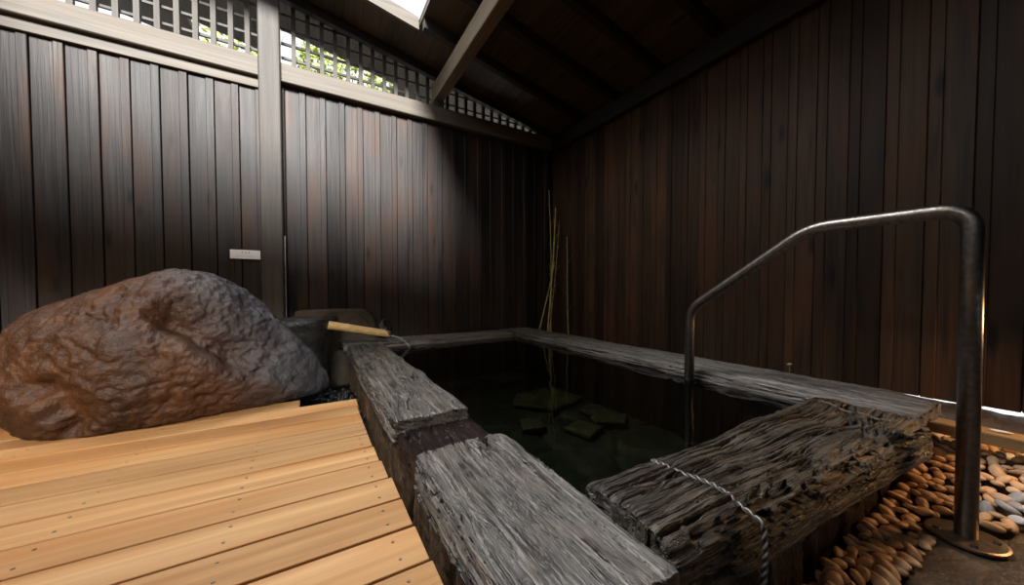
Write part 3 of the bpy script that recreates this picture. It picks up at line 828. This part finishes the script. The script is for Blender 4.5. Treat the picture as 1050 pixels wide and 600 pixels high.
# rough stone kerb under the right wall
r = np.random.default_rng(9)
V, F = [], []; ny2, nz2 = 160, 10
prof2 = [(2.53, -.10), (2.52, .02), (2.53, .14), (2.55, .21), (2.60, .241), (2.66, .249), (2.72, .23), (2.75, .12), (2.75, -.10)]
ysl = np.linspace(-1.6, .46, ny2)
V = np.array([[(x, y, z) for (x, z) in prof2] for y in ysl]); n2 = len(prof2)
dv = .018 * fbm(V, 9, 4); V[:, 1:-1, 0] -= dv[:, 1:-1]; V[:, 1:-1, 2] += .9 * dv[:, 1:-1]; V[:, :, 2] = np.minimum(V[:, :, 2], .254)
F = [(i * n2 + j, (i + 1) * n2 + j, (i + 1) * n2 + j + 1, i * n2 + j + 1) for i in range(ny2 - 1) for j in range(n2 - 1)]
F += [tuple(range(n2)), tuple((ny2 - 1) * n2 + j for j in range(n2 - 1, -1, -1))]
o = link('stone_kerb', V.reshape(-1, 3), F, M['slab_ground']); fix_normals(o.data)
tag(o, 'rough dark stone kerb under the bottom edge of the right wall', 'kerb')

# pebble bed
def peb_ground(x, y): return -.02 + .13 * sstep(1.75, 2.45, x)
xs, ys = np.linspace(.9, 2.52, 60), np.linspace(-.5, .42, 40)
GX, GY = np.meshgrid(xs, ys, indexing='ij'); GZ = peb_ground(GX, GY) - .03 + .006 * perlin(GX * 12, GY * 12, .3)
n2 = len(ys); top = np.stack([GX, GY, GZ], 2).reshape(-1, 3); bot = top.copy(); bot[:, 2] = -.10
F = [(i * n2 + j, (i + 1) * n2 + j, (i + 1) * n2 + j + 1, i * n2 + j + 1) for i in range(len(xs) - 1) for j in range(n2 - 1)]
bd = [i * n2 for i in range(60)] + [59 * n2 + j for j in range(1, n2)] + [i * n2 + n2 - 1 for i in range(58, -1, -1)] + [j for j in range(n2 - 2, 0, -1)]
nt = len(top); F += [(bd[k], nt + k, nt + (k + 1) % len(bd), bd[(k + 1) % len(bd)]) for k in range(len(bd))]
floor_o = bpy.data.objects['floor']; _fv = [v_.co[:] for v_ in floor_o.data.vertices]; _ff = [p_.vertices[:] for p_ in floor_o.data.polygons]; _k = len(_fv)
_me = floor_o.data; _me.clear_geometry(); _me.from_pydata(_fv + [tuple(x) for x in np.concatenate([top, bot[bd]])], [], _ff + [tuple(int(i) + _k for i in q) for q in F]); _me.update(); fix_normals(_me)

protos = {}
for nm, mt in (('tan', 'peb_tan'), ('white', 'peb_white'), ('grey', 'peb_grey')):
    protos[nm] = []
    for s in range(4):
        v, f = ICO[3]
        q = v * np.array((1, .68, .42)) * (1 + .16 * perlin(v[:, 0] * 1.1 + s * 5.5, v[:, 1] * 1.1, v[:, 2] * 1.1 + s))[:, None]
        me = bpy.data.meshes.new('pebble'); me.from_pydata([tuple(x) for x in q], [], f); me.materials.append(M[mt])
        me.polygons.foreach_set('use_smooth', [True] * len(me.polygons)); protos[nm].append(me)
r = np.random.default_rng(77); placed = []
LAB = {'tan': ('smooth tan pebble in the bed between the pool wall and the stone slab', 'tan pebbles beside the pool'),
       'white': ('smooth white pebble at the outer end of the pebble bed past the handrail', 'white pebbles past the handrail'),
       'grey': ('smooth grey pebble between the tan and the white pebbles', 'grey pebbles past the handrail')}
def slab_limit(x):   # front border of the bed (y above which pebbles lie)
    return np.interp(x, [1.0, 1.35, 1.55, 1.72, 1.80, 2.0, 2.3, 2.5], [.265, .265, .245, .235, .22, .09, -.06, -.14])
tries = 0
while len(placed) < 298 and tries < 60000:
    tries += 1
    x = r.uniform(1.02, 2.50); lo = slab_limit(x); y = r.uniform(lo, .385)
    if x > 1.9: y = r.uniform(lo, .50)
    if (x - HX) ** 2 + (y - HY) ** 2 < .112 ** 2: continue
    s = r.uniform(.019, .031)
    if x < 1.86 and y > .372: continue
    if x >= 1.86 and x < 2.22 and y > .365: continue
    if any((x - a) ** 2 + (y - b) ** 2 < (.58 * (s + c)) ** 2 for a, b, c in placed): continue
    placed.append((x, y, s))
for (x, y, s) in placed:
    d = y - slab_limit(x)
    kind = 'tan'
    if x > 2.0:
        if d < .05: kind = 'white'
        elif d < .10: kind = 'grey' if r.uniform() < .7 else 'white'
        elif x > 2.36 and r.uniform() < .25: kind = 'white'
    o = bpy.data.objects.new('pebble', protos[kind][r.integers(4)]); COL.objects.link(o)
    o.location = (x, y, peb_ground(x, y) + .012 + r.uniform(0, .02))
    o.scale = (s * r.uniform(.9, 1.15), s, s * r.uniform(.85, 1.2))
    o.rotation_euler = (r.normal() * .35, r.normal() * .35, r.uniform(0, 6.28))
    tag(o, LAB[kind][0], 'pebble', LAB[kind][1])
# stray pale stone on the plank
o = bpy.data.objects.new('pebble', protos['white'][1]); COL.objects.link(o); o.location = (2.352, .175, .2365); o.scale = (.028, .016, .012); o.rotation_euler = (0, 0, 1.6)
tag(o, 'single pale pebble lying on the yellow-brown plank', 'pebble')

# ------------------------------------------------------------------ sign
sg = empty('wall_sign', (-.457, 3.474, 1.083), 'small white notice plate with black lettering on the back wall', 'sign')
mb = MB(); mb.box(-.098, .098, -.004, .006, -.036, .036, ch=.0015); mb.build('plate', M['sign'], sg)
mb = MB()
def stroke(x0, z0, x1, z1, w):
    d = np.array([x1 - x0, z1 - z0]); n = np.array([-d[1], d[0]]) / (np.linalg.norm(d) + 1e-9) * w / 2
    q = [(x0 + n[0], z0 + n[1]), (x0 - n[0], z0 - n[1]), (x1 - n[0], z1 - n[1]), (x1 + n[0], z1 + n[1])]
    vv = [(a, y, b) for y in (-.0046, -.0040) for a, b in q]
    mb.add(vv, [(0, 1, 2, 3), (7, 6, 5, 4), (0, 4, 5, 1), (1, 5, 6, 2), (2, 6, 7, 3), (3, 7, 4, 0)])
for cx in (-.020, .002, .024):      # three characters, too small in the photo to tell their strokes
    for dz in (.004, .0, -.004): stroke(cx - .0045, .018 + dz, cx + .0045, .018 + dz, .0013)
    stroke(cx, .0235, cx, .0125, .0014); stroke(cx - .002, .0125, cx - .005, .0105, .0012); stroke(cx + .002, .0125, cx + .005, .0105, .0012)
mb.build('heading', M['ink'], sg)
mb = MB()
rs = np.random.default_rng(4)
x = -.016
while x < .018: stroke(x, .0045, x + .003, .0035 + rs.uniform(0, .002), .0016); x += .0042
x = -.058
while x < .045: stroke(x, -.0135 + rs.uniform(-.001, .002), x + .0035, -.0125 + rs.uniform(-.002, .002), .0022); x += .0048
mb.build('small_print', M['greyink'], sg)

# ------------------------------------------------------------------ bamboo canes in the corner
canes = [((563, 195), (565.5, 336), 3.30, .007, 'cane', 'tallest straight olive cane in the corner clump'),
         ((569.5, 213), (562.5, 337), 3.26, .0105, 'cane', 'thickest olive cane in the middle of the corner clump'),
         ((575.5, 200), (564, 337), 3.33, .006, 'cane', 'thin olive cane leaning right behind the thickest corner cane'),
         ((580.5, 216), (553, 337), 3.42, .0085, 'cane', 'olive cane leaning furthest right across the corner clump'),
         ((580.5, 243), (583.5, 341), 3.10, .010, 'cane_green', 'separate green cane standing right of the corner clump')]
for (t_, b_, Y, rr_, mt, lab) in canes:
    p1, p0 = P_y(*t_, Y + .04), P_y(*b_, Y)
    d = (p0 - p1); p0 = p1 + d * ((p1[2] + .10) / -d[2]); h = np.linalg.norm(p1 - p0)
    t = np.linspace(0, 1, 90); pth = p0 + (p1 - p0) * t[:, None] + np.stack([.012 * np.sin(t * 5 + Y * 9), 0 * t, 0 * t], 1)
    rad = rr_ * (1 - .45 * t)
    for q in np.arange(.08, 1, .115): rad = rad + rr_ * .3 * np.exp(-((t - q) / .006) ** 2)
    root = empty('bamboo_cane', tuple(p0), lab, 'cane', 'canes in the corner')
    V, F = tube(pth - p0, rad, 10); link('stem', V, F, M[mt], root)
    for q in (.42, .55, .68, .8, .9):
        k = int(q * 89); a0 = pth[k] - p0; s = 1 if (k + int(Y * 100)) % 2 else -1
        L = .05 + .06 * ((k * 7) % 5) / 5
        V, F = tube(np.array([a0, a0 + (s * L * .5, -.01, L * .7), a0 + (s * L * .8, -.02, L * 1.3)]), [.0022, .0016, .0008], 5); link('twig', V, F, M[mt], root)

# sprout behind the right rim plank
q = P_z(814.5, 377, .37); q = np.array([2.228, q[1], .342])
spt = empty('sprout', tuple(q), 'tiny pale green sprout at the outer edge of the right pool plank', 'plant')
V, F = tube([(0, 0, 0), (.002, 0, .025), (0, 0, .045)], .0015, 6); link('stem', V, F, M['cane_green'], spt)
for s in (-1, 1):
    L = []; 
    for i, w in enumerate((0, .007, .010, .008, 0)):
        u = i / 4; L += [(s * .022 * u, -w + .0, .045 + .012 * math.sin(u * 2.6)), (s * .022 * u, w, .045 + .012 * math.sin(u * 2.6)), (s * .022 * u, 0, .0435 + .012 * math.sin(u * 2.6))]
    F = []
    for i in range(4):
        b = i * 3; F += [(b, b + 3, b + 4, b + 1), (b, b + 2, b + 5, b + 3), (b + 1, b + 4, b + 5, b + 2)]
    link('leaf', L, F, M['leaf_pale'], spt)

# submerged stones
subs = [((572, 404), (.30, .24), 'large pale flat stone lying in the middle of the pool floor'), ((505, 378), (.26, .18), 'flat stone on the pool floor near the far left timber'),
        ((600, 438), (.12, .11), 'small flat stone under water nearest the dark log'), ((655, 418), (.14, .11), 'flat stone under water near the handrail foot'),
        ((545, 435), (.10, .12), 'flat stone under water beside the nearest left timber'), ((470, 392), (.13, .10), 'flat stone under water beside the gap in the left timbers'), ((690, 400), (.10, .12), 'flat stone under water close to the right plank')]
for i, ((x, y), (a, b), lab) in enumerate(subs):
    q = P_z(x, y, -.03); rp = np.random.default_rng(60 + i); m_ = [5, 4, 4, 5, 4, 4, 5][i]
    an = np.sort((np.arange(m_) + rp.uniform(-.22, .22, m_)) / m_ * 2 * PI) + rp.uniform(0, 6); R_ = rp.uniform(.85, 1.15, m_)
    cor = np.stack([np.cos(an) * a * R_, np.sin(an) * b * R_], 1); ring = []
    for k in range(m_):
        for t in np.linspace(0, 1, 12, endpoint=False): ring.append(cor[k] * (1 - t) + cor[(k + 1) % m_] * t)
    ring = np.array(ring) * (1 + .05 * perlin(np.array(ring)[:, 0] * 18 + i, np.array(ring)[:, 1] * 18, .5))[:, None]; m_ = len(ring)
    v = np.concatenate([np.c_[ring * s_, np.full(m_, z_)] for s_, z_ in ((1, -.006), (1, .018), (.96, .026), (.85, .028), (.6, .028), (.3, .028), (.05, .028))]); v[:, 2] += .003 * perlin(v[:, 0] * 14, v[:, 1] * 14, i + .5)
    f = [(k * m_ + h, k * m_ + (h + 1) % m_, (k + 1) * m_ + (h + 1) % m_, (k + 1) * m_ + h) for k in range(6) for h in range(m_)] + [tuple(range(m_ - 1, -1, -1)), tuple(6 * m_ + h for h in range(m_))]
    q[1] = min(q[1], 2.85); q[0] = min(q[0], 1.70 - a * .5 + .05)
    tag(link('submerged_stone', v, f, M['slab'], loc=(q[0], q[1], -.058)), lab, 'stone', 'stones under the water')

# ------------------------------------------------------------------ foliage outside
def bush(name, cx, cy, cz, sx, sy, sz, n, seed, label):
    r = np.random.default_rng(seed)
    root = empty(name, (cx, cy, .10), label, 'bush')
    V, F = [], []; c = 0
    for k in range(n):
        d = r.normal(size=3); d /= np.linalg.norm(d); rad = r.uniform(.55, 1) ** .5
        p = d * rad * (sx, sy, sz) + (0, 0, cz - .10)
        u = r.normal(size=3); u /= np.linalg.norm(u); w = np.cross(u, r.normal(size=3)); w /= np.linalg.norm(w); nn_ = np.cross(u, w)
        L, W = r.uniform(.05, .09), r.uniform(.014, .024)
        V += [p, p + u * L * .5 + w * W + nn_ * .006, p + u * L, p + u * L * .5 - w * W + nn_ * .006, p + u * L * .5]
        F += [(c, c + 1, c + 4), (c + 1, c + 2, c + 4), (c + 2, c + 3, c + 4), (c + 3, c, c + 4)]; c += 5
    link('foliage', V, F, M['leaf'], root, smooth=False)
    mb = MB()
    for k in range(9):
        e = r.normal(size=3) * (sx, sy, sz) * .6 + (0, 0, cz - .1)
        mb.tube([(r.normal() * .05, r.normal() * .05, 0), (e[0] * .3, e[1] * .3, (cz - .1) * .6), tuple(e)], [.016, .011, .004], 6)
    mb.build('stem', M['twig'], root, smooth=True)
bush('bush',   .45, 4.85, 3.45, .62, .4, .5, 2000, 1, 'yellow-green bush outside behind the lattice right of the square post')
bush('bush', -.9, 5.35, 3.75, .5, .35, .45, 800, 2, 'yellow-green bush outside behind the lattice just left of the square post')

# ------------------------------------------------------------------ light
W = bpy.data.worlds.new('World'); SC.world = W; W.use_nodes = True
bg = W.node_tree.nodes['Background']; bg.inputs[0].default_value = (.93, .97, 1.0, 1); bg.inputs[1].default_value = 1.3

def lamp(name, typ, loc, target, power, col, **k):
    d = bpy.data.lights.new(name, typ); d.energy = power; d.color = col
    for a_, b_ in k.items(): setattr(d, a_, b_)
    o = bpy.data.objects.new(name, d); COL.objects.link(o); o.location = loc
    o.rotation_euler = (Vector(target) - Vector(loc)).to_track_quat('-Z', 'Y').to_euler(); return o
# hazy daylight through the open roof bay
lamp('hazy_sun', 'SUN', (0, 0, 8), (.17, 1.0, 7.36), 12.0, (1, .98, .95), angle=math.radians(16))
lamp('overcast_key', 'SUN', (-3, 4, 9), (-2.6, 3.62, 8), 5.0, (.97, .98, 1), angle=math.radians(32))
lamp('side_sky', 'SUN', (-6, 0, 9), (-5, .05, 8.56), 0.85, (1, .93, .84), angle=math.radians(26))
# warm lamps of the bath house
lamp('warm_wall_lamp', 'AREA', (-2.3, .6, 2.0), (-.7, 2.2, .35), 4, (1, .60, .28), size=.25, spread=math.radians(70))
lamp('garden_lamp', 'AREA', (2.46, -.16, .60), (1.8, .26, .0), 4.0, (1, .55, .24), size=.15)

# ------------------------------------------------------------------ camera
cd = bpy.data.cameras.new('camera'); co = bpy.data.objects.new('camera', cd); COL.objects.link(co)
cd.sensor_width = 36; cd.lens = 36 * FOC / 1050; cd.clip_start = .02
co.location = cam
co.rotation_euler = Matrix(((rt[0], up[0], -fw[0]), (rt[1], up[1], -fw[1]), (rt[2], up[2], -fw[2]))).to_euler()
cd.shift_y = (CYP - 300) / 1050
SC.camera = co
vs = SC.view_settings
vs.view_transform = 'Standard'; vs.look = 'None'; vs.gamma = 1; vs.use_curve_mapping = False; vs.exposure = 0.
SC.cycles.use_denoising = True
SC.cycles.max_bounces = 8; SC.cycles.transparent_max_bounces = 12
SC.cycles.caustics_reflective = False; SC.cycles.caustics_refractive = False
SC.cycles.sample_clamp_indirect = 6.
